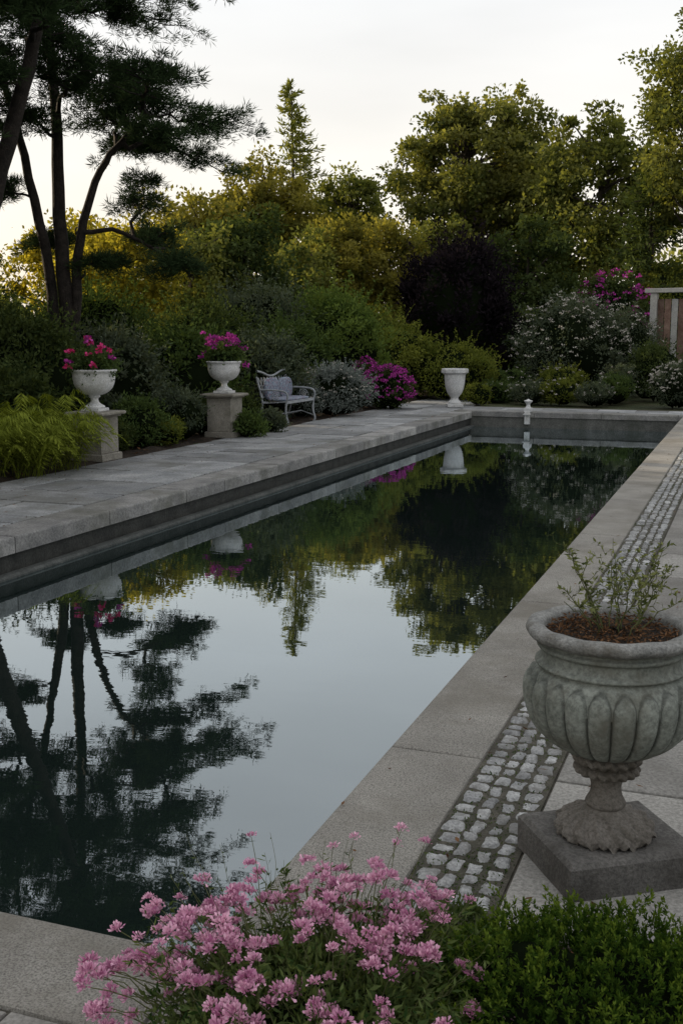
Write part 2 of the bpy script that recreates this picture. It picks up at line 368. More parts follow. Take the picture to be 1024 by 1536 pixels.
mb.lathe(stem,(UX,UY,0),200,0,.5,sfn)
mb.build('foot_and_stem',[M_urnfoot],urn)
mb=MB()
bowl=chaikin([(.07,z0+.268),(.10,z0+.272),(.150,z0+.290),(.200,z0+.322),(.238,z0+.364),(.260,z0+.416),(.268,z0+.465),(.265,z0+.50),(.250,z0+.532),(.228,z0+.548),(.224,z0+.56)],4)
# resample evenly so that the arched lobe tops stay crisp
sl=np.concatenate([[0],np.cumsum(np.linalg.norm(np.diff(bowl,axis=0),axis=1))]);ss=np.linspace(0,sl[-1],230)
bowl=np.stack([np.interp(ss,sl,bowl[:,0]),np.interp(ss,sl,bowl[:,1])],-1)
NL=22
def lobe_in(z,t):
    a=np.abs(((t*NL/(2*math.pi))%1)-.5)*2
    zt=z0+.532-.075*(1-np.sqrt(np.clip(1-a**2,0,1)))
    return a,zt
def bfn(r,z,t):
    a,zt=lobe_in(z,t)
    inside=np.clip((zt-z)/.006,0,1)*np.clip((z-(z0+.268))/.02,0,1);inside=inside*inside*(3-2*inside)
    lobe=np.sqrt(np.clip(1-a**2.4,0,1))
    return r*(1-.05+inside*(-.040+.110*lobe)),z
def btone(r,z,t):   # crevice shade painted into the tone, in the flutes and along arch tops
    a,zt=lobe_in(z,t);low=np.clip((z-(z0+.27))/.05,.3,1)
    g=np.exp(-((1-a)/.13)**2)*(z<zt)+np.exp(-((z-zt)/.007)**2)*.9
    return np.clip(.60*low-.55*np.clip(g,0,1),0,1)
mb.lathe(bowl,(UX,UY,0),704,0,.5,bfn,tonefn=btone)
neck=chaikin([(.200,z0+.550),(.230,z0+.556),(.238,z0+.568),(.222,z0+.577),(.217,z0+.59),(.218,z0+.610),(.230,z0+.614),(.232,z0+.626),(.220,z0+.631),(.220,z0+.638),(.232,z0+.646)],2)
mb.lathe(neck,(UX,UY,0),120,0)
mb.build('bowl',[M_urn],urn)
mb=MB()
rim=chaikin([(.226,z0+.640),(.245,z0+.645),(.262,z0+.655),(.268,z0+.668),(.264,z0+.682),(.250,z0+.690),(.230,z0+.690),(.214,z0+.685),(.206,z0+.67),(.204,z0+.62)],2)
mb.lathe(rim,(UX,UY,0),160,0,.5,lambda r,z,t:(r*(1+.004*np.sin(7*t)+.003*np.sin(19*t+z*50)),z+.0015*np.sin(11*t)))
mb.build('rim',[M_urnrim],urn)
rg=R_(8)
mb=MB();rr=np.linspace(0,.207,14);P=np.zeros((14,60,3));t=np.arange(60)*2*math.pi/60
for i,r in enumerate(rr): P[i]=np.stack([UX+r*np.cos(t),UY+r*np.sin(t),z0+.655+.012*np.cos(r*8)+rg.normal(size=60)*.004],-1)
mb.grid(P,True,0)
n=900;a=rg.uniform(0,6.28,n);r=.2*np.sqrt(rg.random(n));C=np.stack([UX+r*np.cos(a),UY+r*np.sin(a),np.full(n,z0+.665)+rg.uniform(0,.012,n)],-1);D=rg.normal(size=(n,3));D[:,2]=abs(D[:,2])*.4
mb.leaf(C,D,.018*rg.uniform(.5,1.4,n),.006,rg,1,rg.random(n))
mb.build('potting_soil',[M_soil,LM_dry],urn)
mb=MB()
def sprig(mb,p0,p1,rg,nl,L,W,r=.0018,sag=.03,ms=0,ml=1,start=.25,j=.006,up=.5):
    C=curve(p0,p1,sag,9,rg,j);mb.tube(C,np.linspace(r,r*.35,9),5,ms,.4+.3*rg.random())
    t=rg.uniform(start,1,nl);i=t*8;k=np.minimum(i.astype(int),7);f=(i-k)[:,None]
    Q=C[k]*(1-f)+C[k+1]*f;D=rg.normal(size=(nl,3));D[:,2]=D[:,2]*.6+up
    mb.leaf(Q,D,L*rg.uniform(.5,1.2,nl),W*rg.uniform(.7,1.2,nl),rg,ml,rg.random(nl));return C
for i in range(16):
    a=rg.uniform(0,6.28);r=rg.uniform(.01,.09);b=a+rg.normal()*.5;h=rg.uniform(.12,.30);o=rg.uniform(.05,.20)
    p0=np.array([UX+r*math.cos(a),UY+r*math.sin(a),z0+.665]);p1=p0+np.array([o*math.cos(b),o*math.sin(b),h])
    C=sprig(mb,p0,p1,rg,int(18+14*rg.random()),.026,.009,.0022,.01)
    for k in range(3):
        s=C[rg.integers(3,8)];sprig(mb,s,s+np.array([rg.normal()*.05,rg.normal()*.05,rg.uniform(.02,.08)]),rg,10,.02,.007,.0012,.005)
sprig(mb,(UX-.02,UY,z0+.66),(UX-.15,UY-.02,z0+.75),rg,3,.02,.006,.003,.0)
mb.build('seedling_plant',[LM_stem,LM_twig],urn)

# ------------------------------------------------------------------ white urns on pedestals
def petals(mb,C,r,n,L,rg,mat,t0=0,t1=1):
    for c in C:
        g=rg.normal(size=(n,3));g/=np.linalg.norm(g,axis=1)[:,None];g[:,2]=np.abs(g[:,2])*.8
        mb.leaf(c+g*r*rg.uniform(.1,.8,(n,1)),g+rg.normal(size=(n,3))*.35,L*rg.uniform(.7,1.2,n),L*.8,rg,mat,rg.uniform(t0,t1,n),mid=.65)
def pedestal_urn(x,y,ph,us,seed,fm,spread,fh):
    rg=R_(seed);e=parent_empty('planter_urn_on_pedestal',None)
    mb=MB()
    mb.box((x,y,.05),(.50,.50,.10),0,.01);mb.box((x,y,.05+ph/2),(.43,.43,ph-.10),0,.008,0,.6);mb.box((x,y,ph-.055),(.50,.50,.03),0,.008);mb.box((x,y,ph-.02),(.60,.60,.045),0,.012,0,.8)
    mb.build('pedestal',[M_ped],e)
    mb=MB();z=ph+.003
    mb.box((x,y,z+.022),(.27,.27,.044),0,.006)
    pr=chaikin([(.125,.044),(.13,.055),(.12,.07),(.085,.085),(.055,.11),(.045,.14),(.05,.165),(.075,.18),(.075,.19),(.06,.2),(.13,.212),(.205,.26),(.248,.33),(.262,.41),(.262,.455),(.268,.475),(.285,.495),(.288,.51),(.28,.52),(.25,.52),(.235,.50),(.23,.46),(0.,.46)],2)*us
    mb.lathe(pr+np.array([0,0]),(x,y,z),64,0,.5)
    mb.build('urn',[M_white],e)
    top=z+.5*us
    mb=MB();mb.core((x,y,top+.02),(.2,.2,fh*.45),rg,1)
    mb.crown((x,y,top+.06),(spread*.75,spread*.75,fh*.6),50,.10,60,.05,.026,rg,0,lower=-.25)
    for i in range(34):
        a=rg.uniform(0,6.28);r=spread*rg.uniform(.6,1.25)
        sprig(mb,(x+.1*math.cos(a),y+.1*math.sin(a),top),(x+r*math.cos(a),y+r*math.sin(a),top+rg.uniform(-.14,fh*.8)),rg,22,.045,.022,.003,.08,0,0,.3)
    n=20;a=rg.uniform(0,6.28,n);v=rg.uniform(.0,1,n);rr=spread*np.sqrt(1-np.clip(v,0,1)**2)*rg.uniform(.7,1.1,n)
    C=np.stack([x+rr*np.cos(a),y+rr*np.sin(a),top+.04+fh*v*rg.uniform(.8,1.1,n)],-1)
    petals(mb,C[:13],.04,16,.05,rg,2);petals(mb,C[13:],.04,16,.05,rg,3)
    if seed==22:
        petals(mb,np.array([[x+rg.normal()*.15,y+rg.normal()*.15,top+fh*rg.uniform(.6,1.1)] for _ in range(14)]),.04,16,.05,rg,2)
        sprig(mb,(x,y,top),(x+.02,y,top+.62),rg,20,.07,.01,.006,0,0,0,.3)
        petals(mb,np.array([[x+.34,y+.12,top-.07],[x+.3,y+.16,top+.2]]),.05,20,.06,rg,2)
    mb.build('flowers',[LM_mid,LM_core]+fm,e)
pedestal_urn(-6.98,10.3,.66,1.08,21,[FM_red,FM_mag],.38,.36)
pedestal_urn(-6.85,13.95,.72,1.02,22,[FM_mag,FM_mag],.38,.42)

# far white vase
e=parent_empty('white_garden_vase',None);x,y=site(2.66,25.9)[:2]
mb=MB();mb.box((x,y,.035),(.36,.36,.07),.4,.008)
pr=chaikin([(.15,.07),(.16,.10),(.14,.13),(.10,.16),(.085,.20),(.10,.235),(.125,.25),(.12,.265),(.15,.29),(.19,.36),(.225,.5),(.24,.66),(.245,.74),(.25,.76)],2)
mb.lathe(pr,(x,y,0),48)
mb.lathe([(.25,.755),(.30,.79),(.315,.80),(.315,.875),(.30,.89),(.25,.89),(.23,.86),(.2,.5),(.0,.5)],(x,y,0),8,0,.5,None,False,.3)
mb.build('vase_body',[M_white],e)

# fountain spout at far edge
mb=MB();x,y=-3.22,PY1+.06
mb.box((x,y,.06),(.16,.16,.09),0,.01);mb.lathe(chaikin([(.07,.10),(.05,.13),(.035,.17),(.05,.2),(.09,.24),(.095,.26),(.05,.27),(.0,.3)],2),(x,y,0),32)
mb.box((x,PY1-.01,-.11),(.11,.09,.28),0,.01);mb.box((x,PY1-.04,-.03),(.15,.16,.03),0,.006)
mb.build('fountain_spout',[M_white])

# ------------------------------------------------------------------ bench (faces the pool, +x)
mb=MB();bx_,by_=-7.0,16.95
W=1.35
def bt(pts,r,n=7): mb.tube(np.array([[bx_+p[0],by_+p[1],p[2]] for p in pts]),r,n)
for yy in (-W/2,W/2):
    bt(chaikin([(.26,yy,0),(.30,yy,.06),(.24,yy,.22),(.26,yy,.42)],2),.022)
    bt(chaikin([(-.30,yy,0),(-.33,yy,.06),(-.24,yy,.22),(-.22,yy,.42)],2),.022)
    bt(chaikin([(-.22,yy,.42),(-.26,yy,.62),(-.34,yy,.90)],2),.020)
    bt(chaikin([(.26,yy,.42),(.30,yy,.56),(.24,yy,.64),(.0,yy,.66),(-.27,yy,.66)],2),.018)
    bt([(.26,yy,.12),(0,yy,.20),(-.28,yy,.12)],.012)
    th=np.linspace(0,5*math.pi,26);bt([(.04+.10*(1-t_/16)*math.cos(t_),yy,.54+.09*(1-t_/16)*math.sin(t_)) for t_ in th],.008,5)
bt([(.26,-W/2,.42),(.26,W/2,.42)],.02);bt([(-.22,-W/2,.42),(-.22,W/2,.42)],.02);bt([(-.0,-W/2,.2),(.0,W/2,.2)],.012)
yy=np.linspace(-W/2,W/2,25);bt([(-.34-.01*math.sin(3*a),a,.90+.05*math.cos(a/W*2*math.pi)*-1+.05) for a in yy],.02)
bt([(-.235,-W/2,.52),(-.235,W/2,.52)],.014)
for i in range(9):
    x=.25-.057*i;mb.box((bx_+x,by_,.445-.004*i),(.045,W+.04,.022),0,.005,0,.3+.05*(i%4))
for i in range(10):
    cy=-W/2+W*(i+.5)/10
    for s in(1,-1):
        t_=np.linspace(0,1,8);bt([(-.235-.10*q,cy+s*.06*math.sin(q*math.pi),.52+.36*q) for q in t_],.010,5)
    th=np.linspace(0,2*math.pi,12);bt([(-.29,cy+.035*math.cos(q),.70+.035*math.sin(q)) for q in th],.008,5)
def cushion(c,s,tilt=0):
    v=np.linspace(-math.pi/2,math.pi/2,13)[:,None];u=np.linspace(0,2*math.pi,28,endpoint=False)[None]
    sp=lambda a,p:np.sign(a)*np.abs(a)**p
    X=s[0]*sp(np.cos(v),.5)*sp(np.cos(u),.45);Y=s[1]*sp(np.cos(v),.5)*sp(np.sin(u),.45);Z=s[2]*sp(np.sin(v),.8)*np.ones_like(u)
    c0,s0=math.cos(tilt),math.sin(tilt)
    mb.grid(np.stack([c[0]+X*c0-Z*s0,c[1]+Y,c[2]+X*s0+Z*c0],-1),True,1)
cushion((bx_-.19,by_-.32,.67),(.05,.31,.21),0.05);cushion((bx_-.19,by_+.32,.67),(.05,.30,.20),0.05);cushion((bx_+.03,by_,.475),(.22,.64,.035))
M_cush=stonemat('floral_cushion',(.05,.08,.14),(.33,.40,.46),22,50,.2,.0,stain=(.25,.09,.12),stainscale=26)
mb.build('garden_bench',[M_bench,M_cush])

# ------------------------------------------------------------------ shrubs
LQ=.72
def shrub(name,a,d,top,rx,ry,mats,seed,ncl,nl,L,W,cr=None,z0=0,flat=.8,fl=None,coreK=.74,up=.25,twigs=0):
    rg=R_(seed);c=site(a,d);H=top-z0;c[2]=z0+H*.45;cr=cr or rx*.28
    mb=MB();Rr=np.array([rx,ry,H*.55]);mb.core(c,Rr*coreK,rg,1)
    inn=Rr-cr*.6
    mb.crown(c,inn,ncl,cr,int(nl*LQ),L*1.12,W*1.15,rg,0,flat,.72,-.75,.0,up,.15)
    if twigs:
        for i in range(twigs):
            dd=rg.normal(size=3);dd[2]=abs(dd[2])+.3;dd/=np.linalg.norm(dd);p=c+dd*Rr*.8
            sprig(mb,p,c+dd*Rr*rg.uniform(1.05,1.3)+np.array([0,0,.1*rx]),rg,16,L,W,.006,0,0,0,.1)
    if fl:
        n,r,np_,LL,zmin=fl;dd=rg.normal(size=(n,3));dd/=np.linalg.norm(dd,axis=1)[:,None];dd[:,2]=np.where(dd[:,2]<zmin,-dd[:,2],dd[:,2])
        petals(mb,c+dd*Rr*rg.uniform(.9,1.1,(n,1)),r,np_,LL,rg,2)
    return mb.build(name,mats)
shrub('purple_beech_shrub',3.2,32,4.45,1.75,1.6,[LM_purple,LM_core],31,130,230,.14,.05,.42,up=.9,twigs=60)
shrub('round_shrub',-.2,27,2.75,1.45,1.3,[leafmat('round_shrub_leaves',(.035,.065,.018),(.16,.22,.06),.35),LM_core],32,120,260,.09,.035,.34,up=.5,twigs=50)
shrub('yellow_hedge',2.9,29,1.5,1.35,1.0,[LM_lime,LM_core],33,90,240,.07,.035,.28,twigs=20)
shrub('hedge',1.6,29.5,1.9,1.1,1.0,[LM_lime,LM_core],34,70,200,.08,.04,.28,twigs=20)
shrub('silver_shrub',-.15,23.2,1.05,.85,.65,[LM_silver,LM_core,FM_white],35,90,220,.055,.018,.2,fl=(80,.03,8,.03,-.1),twigs=40)
shrub('silver_shrub',-.75,22.6,.75,.45,.45,[LM_silver,LM_core,FM_white],36,50,180,.05,.016,.16,fl=(40,.03,8,.03,-.1),twigs=20)
shrub('azalea_shrub',1.05,25.2,.95,.62,.5,[LM_dkg,LM_core,FM_mag],37,60,140,.05,.025,.17,fl=(260,.05,8,.05,-.4),twigs=15)
shrub('azalea_shrub',.6,26.0,1.1,.4,.4,[LM_dkg,LM_core,FM_mag],38,40,140,.05,.025,.15,fl=(90,.05,8,.05,-.3))
shrub('lime_shrub',3.3,26.6,.55,.38,.35,[LM_lime,LM_core],39,40,130,.05,.02,.13)
shrub('white_blossom_shrub',6.2,30,2.7,1.55,1.3,[LM_olive,LM_core,FM_white],40,120,220,.07,.03,.35,fl=(240,.06,8,.045,-.1),twigs=40)
shrub('white_blossom_shrub',7.6,30.5,2.4,1.2,1.2,[LM_olive,LM_core,FM_white],41,90,200,.07,.03,.35,fl=(90,.06,8,.045,0),twigs=30)
shrub('rhododendron_shrub',8.0,33,3.45,1.3,1.0,[LM_dkg,LM_core,FM_mag],42,80,180,.10,.045,.32,fl=(110,.12,12,.08,.1),twigs=20)
shrub('round_shrub',9.9,34.5,3.9,1.3,1.2,[LM_lime,LM_core],43,90,220,.10,.04,.35,twigs=20)
shrub('dark_shrub',5.0,34.0,2.6,1.6,1.3,[LM_dkg,LM_core],44,80,200,.10,.045,.4)
shrub('silver_shrub',7.75,25.6,1.05,.62,.6,[LM_olive,LM_core,FM_white],45,60,200,.05,.018,.18,fl=(130,.03,8,.035,-.1),twigs=30)
shrub('dark_shrub',8.0,28.2,1.5,.8,.7,[LM_dkg,LM_core],46,60,200,.07,.03,.24)
for i,(a,d,t,r,mm) in enumerate([(4.6,27,.55,.5,LM_olive),(5.3,26.6,.62,.5,LM_lime),(6.0,26.2,.5,.45,LM_olive),(6.6,26.8,.7,.5,LM_mid),(4.4,28.6,.8,.6,LM_mid),(5.6,28.3,.9,.7,LM_lime),(3.9,27.8,.5,.5,LM_mid),(6.9,27.6,.9,.5,LM_olive)]):
    shrub('perennial_clump',a,d,t,r,r,[mm,LM_core,FM_white],50+i,36,150,.07,.018,.13,fl=(25,.03,7,.03,.1),up=.8,twigs=30)
left=[('evergreen_shrub',-5.0,17.5,2.0,1.2,1.0,LM_dkg),('evergreen_shrub',-3.9,18.6,1.75,1.0,.9,LM_olive),('evergreen_shrub',-2.9,20.2,1.8,1.1,1.0,LM_mid),
('evergreen_shrub',-6.2,16.0,1.9,1.1,1.0,LM_olive),('evergreen_shrub',-1.7,22.5,1.7,1.1,1.0,LM_olive),('evergreen_shrub',-1.2,25.0,2.0,1.2,1.,LM_mid),
('evergreen_shrub',-3.0,23.5,2.4,1.4,1.2,LM_dkg),('evergreen_shrub',-4.9,21.5,2.6,1.6,1.3,LM_mid),('evergreen_shrub',-6.9,19.5,2.9,1.6,1.3,LM_dkg),
('evergreen_shrub',-2.0,26.5,2.9,1.5,1.3,LM_olive),('evergreen_shrub',.9,30.5,2.4,1.3,1.1,LM_lime),('evergreen_shrub',-4.55,15.2,1.2,.7,.6,LM_dkg)]
for i,(nm,a,d,t,rx,ry,mm) in enumerate(left):
    shrub(nm,a,d,t,rx,ry,[mm,LM_core],70+i,100,200,.085,.034,rx*.25,twigs=80,up=.3)
low=[(-3.05,16.6,.75,.45,LM_mid),(-2.6,17.6,.85,.5,LM_olive),(-2.3,18.6,.6,.4,LM_dkg),(-1.55,18.3,.38,.3,LM_mid),(-3.35,15.9,.45,.35,LM_dkg),(-2.75,16.9,.4,.35,LM_lime),(-1.9,19.8,.7,.45,LM_dkg),(-4.1,14.6,.7,.5,LM_dkg),(-1.25,19.3,.35,.25,LM_olive)]
for i,(a,d,t,r,mm) in enumerate(low):
    shrub('border_plant',a,d,t,r,r,[mm,LM_core],90+i,45,150,.055,.02,.14,up=.6,twigs=25)
def fern(name,a,d,n,L,seed):
    rg=R_(seed);mb=MB();c=site(a,d)
    for i in range(n):
        an=rg.uniform(0,6.28);l=L*rg.uniform(.6,1.1);t=np.linspace(0,1,10);hh=rg.uniform(.55,1.0)*l
        o=c+np.array([rg.normal()*.12,rg.normal()*.12,0])
        P=np.stack([o[0]+np.cos(an)*l*.8*t**1.1,o[1]+np.sin(an)*l*.8*t**1.1,hh*np.sin(t*2.5)],-1)
        mb.tube(P,np.linspace(.004,.001,10),4,0,.5);k=44;tt=np.repeat(np.linspace(.12,.98,k//2),2)
        Q=np.stack([np.interp(tt,t,P[:,j]) for j in range(3)],-1)
        T=np.array([np.cos(an),np.sin(an),0]);S=np.array([-np.sin(an),np.cos(an),0])*np.tile([1,-1],k//2)[:,None]
        D=S*.55+T*.8+np.array([0,0,-.5])+rg.normal(size=(k,3))*.1
        mb.leaf(Q,D,.12*l/.7*np.sin(np.pi*np.clip(tt*.85+.12,0,1))+.02,.018,rg,0,np.clip(.3+.5*rg.random(k)+.2*rg.random(),0,1),wd=np.tile([0,0,1.],(k,1)))
    mb.build(name,[LM_fern])
for i,(a,d) in enumerate([(-3.72,13.2),(-4.2,12.7),(-4.6,13.3),(-4.05,13.8),(-5.1,12.8),(-3.5,13.9)]): fern('fern',a,d,50,.95,120+i)

# gate at right
g=site(9.15,30.5);e=parent_empty('wooden_gate',None);rz=math.radians(20.4)-.55
def gb(name,u,v,z,s,mat,t=.5):
    mb=MB();cr,sr=math.cos(rz),math.sin(rz);mb.box((g[0]+u*cr-v*sr,g[1]+u*sr+v*cr,z),s,rz,.008,0,t);mb.build(name,[mat],e)
gb('post',-.62,0,1.4,(.18,.18,2.8),M_greypost);gb('post',1.6,0,1.4,(.18,.18,2.8),M_greypost);gb('lintel',.49,-.01,2.86,(2.7,.24,.12),M_greypost)
for i in range(11): gb('board',-.44+i*.19,.02,1.38,(.165,.03,2.5),M_greypost if i in(2,6) else M_wood,(i*37%11)/11)
for z in(.5,2.2): gb('rail',.49,.06,z,(2.05,.05,.12),M_wood)

# ------------------------------------------------------------------ trees
def tree(name,a,d,top,c,R,mats,seed,ncl,nl,L,W,cr,trunk=.16,limbs=26,flat=.75,inner=.3,lean=(0,0)):
    rg=R_(seed);b=site(a,d);mb=MB()
    cx=site(a+c[0],d+c[1]);cx[2]=c[2]
    tp=np.array([cx[0],cx[1],c[2]+R[2]*.7])
    T=curve(b-np.array([0,0,.1]),tp,0,9,rg,.10);mb.tube(T,np.linspace(trunk,.03,9),9,1)
    cc=mb.crown(cx,R,ncl,cr,nl,L,W,rg,0,flat,inner)
    for i in rg.choice(len(cc),min(limbs,len(cc)),False):
        q=cc[i];z=max(c[2]-R[2]*1.1,min(q[2]-R[2]*.35,c[2]+R[2]*.5));f=(z)/(tp[2]);k=np.clip(f*8,0,7.9);j=int(k);s=T[j]*(1-(k-j))+T[j+1]*(k-j)
        mb.tube(curve(s,q,-.05*np.linalg.norm(q-s),6,rg,.06),np.linspace(trunk*.38,.012,6),5,1)
    return mb.build(name,mats)
def conifer(name,a,d,top,rb,mats,seed,nb=120,zb=1.0,L=.18,W=.05,per=60,droop=.15):
    rg=R_(seed);b=site(a,d);mb=MB();mb.tube(curve(b,b+np.array([0,0,top]),0,8,rg,.03),np.linspace(.18,.015,8),8,1)
    for i in range(nb):
        f=(i/nb)**1.0;z=zb+(top-zb)*f;r=rb*(1-f)**.75*rg.uniform(.5,1.2)+.08;an=rg.uniform(0,6.28)
        p1=b+np.array([math.cos(an)*r,math.sin(an)*r,z+r*.25-droop*r]);p0=b+np.array([0,0,z])
        mb.tube(curve(p0,p1,.03*r,4),np.linspace(.03*(1-f)+.008,.006,4),4,1)
        k=int(per*(.35+.65*(1-f)));t=rg.uniform(.15,1,k)[:,None]
        Q=p0*(1-t)+p1*t+rg.normal(size=(k,3))*np.array([1,1,.35])*.11*r*(.5+t);D=(p1-p0)/r+rg.normal(size=(k,3))*.7+np.array([0,0,.15])
        mb.leaf(Q,D,L,W,rg,0,np.clip(.2+.5*rg.random(k)+.3*rg.random(),0,1))
    return mb.build(name,mats)
GB=[LM_gold,M_bark2];GG=[LM_goldg,M_bark2];BB=[LM_big,M_bark2];DD=[LM_dkg,M_bark2];GL=[LM_glow,M_bark2]
tree('maple_tree',5.1,45,11.5,(0,0,7.9),(3.5,2.8,3.3),BB,201,230,135,.18,.12,.46,.22,90,.65,.3)
tree('golden_tree',-3.2,48,9.3,(0,0,6.3),(2.5,2.2,2.7),GB,202,140,140,.18,.12,.45,.16,40,.65)
conifer('spruce_tree',-2.15,50,12.4,2.9,[LM_goldg,M_bark2],203,160,1.5,.30,.08,60)
tree('golden_tree',.45,52,9.8,(0,0,6.6),(1.9,1.8,2.9),GG,204,100,120,.19,.12,.42,.15,35,.65)
tree('golden_tree',-.1,37,5.6,(0,0,3.9),(1.35,1.3,1.6),GB,205,70,160,.14,.09,.36,.12,20)
tree('oak_tree',9.3,41,9.8,(0,0,6.4),(2.6,2.4,3.2),GG,206,130,180,.17,.11,.55,.2,30,.65)
tree('oak_tree',7.6,47,10.3,(0,0,6.6),(2.2,2.2,3.4),GG,207,100,170,.19,.12,.55,.2,30,.65)
tree('oak_tree',10.9,34,11.4,(0,0,7.6),(2.2,2.0,3.9),GG,208,160,190,.14,.09,.42,.22,36,.65)
conifer('cedar_tree',9.6,35,7.2,2.1,[LM_dkg,M_bark2],209,180,.4,.24,.07,60,.35)
tree('ash_tree',-2.5,31,4.9,(0,0,3.2),(1.5,1.4,1.7),DD,210,80,180,.14,.08,.40,.12,20)
tree('ash_tree',-.9,34,4.6,(0,0,3.0),(1.2,1.2,1.6),GG,211,60,160,.14,.08,.38,.12,20)
tree('ash_tree',1.6,38,5.4,(0,0,3.6),(1.3,1.3,1.7),GB,212,60,160,.16,.09,.40,.12,20)
tree('ash_tree',3.6,39,6.0,(0,0,3.6),(1.7,1.5,2.2),GG,217,80,170,.16,.09,.45,.12,20)
tree('ash_tree',6.4,38,5.8,(0,0,3.4),(1.9,1.6,2.3),DD,218,90,180,.16,.09,.45,.12,20)
tree('golden_tree',-5.2,27,4.4,(0,0,3.1),(1.5,1.3,1.2),GL,213,90,110,.12,.08,.34,.1,24)
tree('golden_tree',-7.0,29,4.9,(0,0,3.4),(1.7,1.5,1.4),GL,214,90,110,.13,.08,.38,.1,24)
tree('golden_tree',-3.9,30,4.6,(0,0,3.2),(1.3,1.3,1.4),GG,215,80,110,.13,.08,.36,.1,24)
tree('oak_tree',-5.6,44,7.2,(0,0,4.9),(2.2,2.,2.2),GB,216,80,150,.2,.12,.55,.14,24)

for i,(a,d,t) in enumerate([(-9.5,9,9.5),(-10.5,14,10),(-11.5,19,10),(-12.5,4,10),(-9.0,3,9.),(-15,10,11),(-16,17,11)]):  # unseen trees off to the left, added to shade the terrace and pool
    tree('unseen_shade_tree',a,d,t,(0,0,t*.56),(2.7,2.9,t*.46),DD,230+i,95,110,.38,.26,.95,.2,14,.8,.1)

def pine(name,a0,d0,trunks,pads,seed,mats):
    rg=R_(seed);b=site(a0,d0);mb=MB();ax=np.array([.937,.349,0]);ay=np.array([-.349,.937,0])
    def W(a,z,dd=0): return b+ax*a+ay*dd+np.array([0,0,z])
    TP=[]
    for pts,r0,r1 in trunks:
        P=chaikin([W(*p) for p in pts],2);P=P+rg.normal(size=P.shape)*.012;mb.tube(P,np.linspace(r0,r1,len(P)),9,1);TP.append(P)
    allT=np.concatenate(TP)
    for (a,z,r) in pads:
        dd=rg.normal()*.7;c=W(a,z,dd)
        cand=allT[(allT[:,2]<z+.25)&(allT[:,2]>z-1.6)]
        if len(cand)==0:cand=allT
        s=cand[np.argmin(np.linalg.norm(cand[:,:2]-c[:2],axis=1)+.5*abs(cand[:,2]-(z-.4)))]
        L0=np.linalg.norm(c-s);out=(c-s)*np.array([1,1,0]);out/=np.linalg.norm(out)+1e-6
        E=c+out*r*.6+np.array([0,0,-.12*r])
        C=curve(s,E,.06*L0,11,rg,.06);mb.tube(C,np.linspace(.018+.016*L0,.007,11),6,1)
        nb=int(20*r+11)
        for k in range(nb):
            s2=C[rg.integers(3,11)]
            an=rg.uniform(0,6.28);rr=r*rg.uniform(.3,1.1)*1.0
            dv=ax*math.cos(an)+ay*math.sin(an)+out*.5
            e=s2+dv*rr+np.array([0,0,rg.normal()*.19*r-.08*rr])
            B2=curve(s2,e,.08*rr,6,rg,.025);mb.tube(B2,np.linspace(.011,.003,6),4,1)
            nt_=14;t=rg.uniform(.3,1.03,nt_);i_=np.minimum((t*5).astype(int),4);f=(t*5-i_)[:,None]
            cen=B2[i_]*(1-f)+B2[i_+1]*f+rg.normal(size=(nt_,3))*np.array([.07,.07,.04])
            m_=12;g=rg.normal(size=(nt_,m_,3))*.8;g[...,2]=g[...,2]*.7+.35;g+=dv*.5;Q=np.repeat(cen[:,None],m_,1)+g*.02
            tone=np.clip(.1+.4*rg.random()+.5*rg.random((nt_,m_)),0,1)
            mb.leaf(Q.reshape(-1,3),g.reshape(-1,3),.15*rg.uniform(.7,1.2,nt_*m_),.014,rg,0,tone.ravel())
    mb.build(name,mats)
pads=[(.35,7.36,1.3),(-.6,6.9,.9),(.94,6.48,1.0),(1.65,5.7,1.0),(.83,5.24,.7),(2.1,5.36,.8),(1.9,4.87,.6),(2.3,4.75,.5),(-.83,6.07,.6),(1.06,7.25,.95),(-.6,7.6,.95),(.47,5.83,.7),(-.95,4.18,.6),(1.5,7.6,.7),(0,8.4,1.4),(.9,8.8,1.1),(-.9,8.6,1.1),(.1,9.4,.9),(1.6,8.2,.8),(1.5,3.5,.5),(2.0,2.9,.45),(-1.6,7.0,.8),(-1.8,8.0,.9),(1.2,4.5,.5),(-.3,5.3,.5),(1.3,6.2,.8),(.5,7.9,1.),(-1.2,5.2,.6),(.9,6.0,.8),(-.5,3.4,.5),(.6,3.0,.4)]
pine('pine_tree',-4.75,19.5,[([(0,-.1),(.03,1.5),(-.1,3.5),(-.06,5.2),(-.14,6.6),(-.15,9.3)],.17,.04),
  ([(-.12,0.2),(-.25,2.2),(-.45,3.8),(-.75,5.2),(-1.1,6.4),(-1.4,8)],.12,.03),
  ([(.08,0.5),(.12,2.2),(.28,3.5),(.6,4.4),(.95,4.9),(1.5,5.3)],.11,.03),
  ([(.2,3.4),(.9,3.5),(1.6,3.1),(2.2,2.7)],.05,.015)],pads,301,[LM_pine,M_bark])
pads2=[(.6,7.4,1.0),(1.4,7.0,.8),(-.4,7.0,.9),(-.2,8.2,1.1),(.9,8.4,1.2),(.2,6.3,.7),(-.9,5.8,.8),(-1.2,6.8,.9),(-.5,4.6,.5),(.1,9.2,.9),(.9,6.2,.6),(-.2,5.4,.5)]
pine('pine_tree',-6.1,16.5,[([(0,-.1),(.5,1.8),(1.0,3.5),(1.5,5.0),(1.9,6.2),(2.1,8.0)],.19,.05),([(.6,2.0),(.4,4),(-.1,5.8),(-.5,7.5)],.10,.03)],
  [(a+1.5,z,r) for a,z,r in pads2],302,[LM_pine,M_bark])

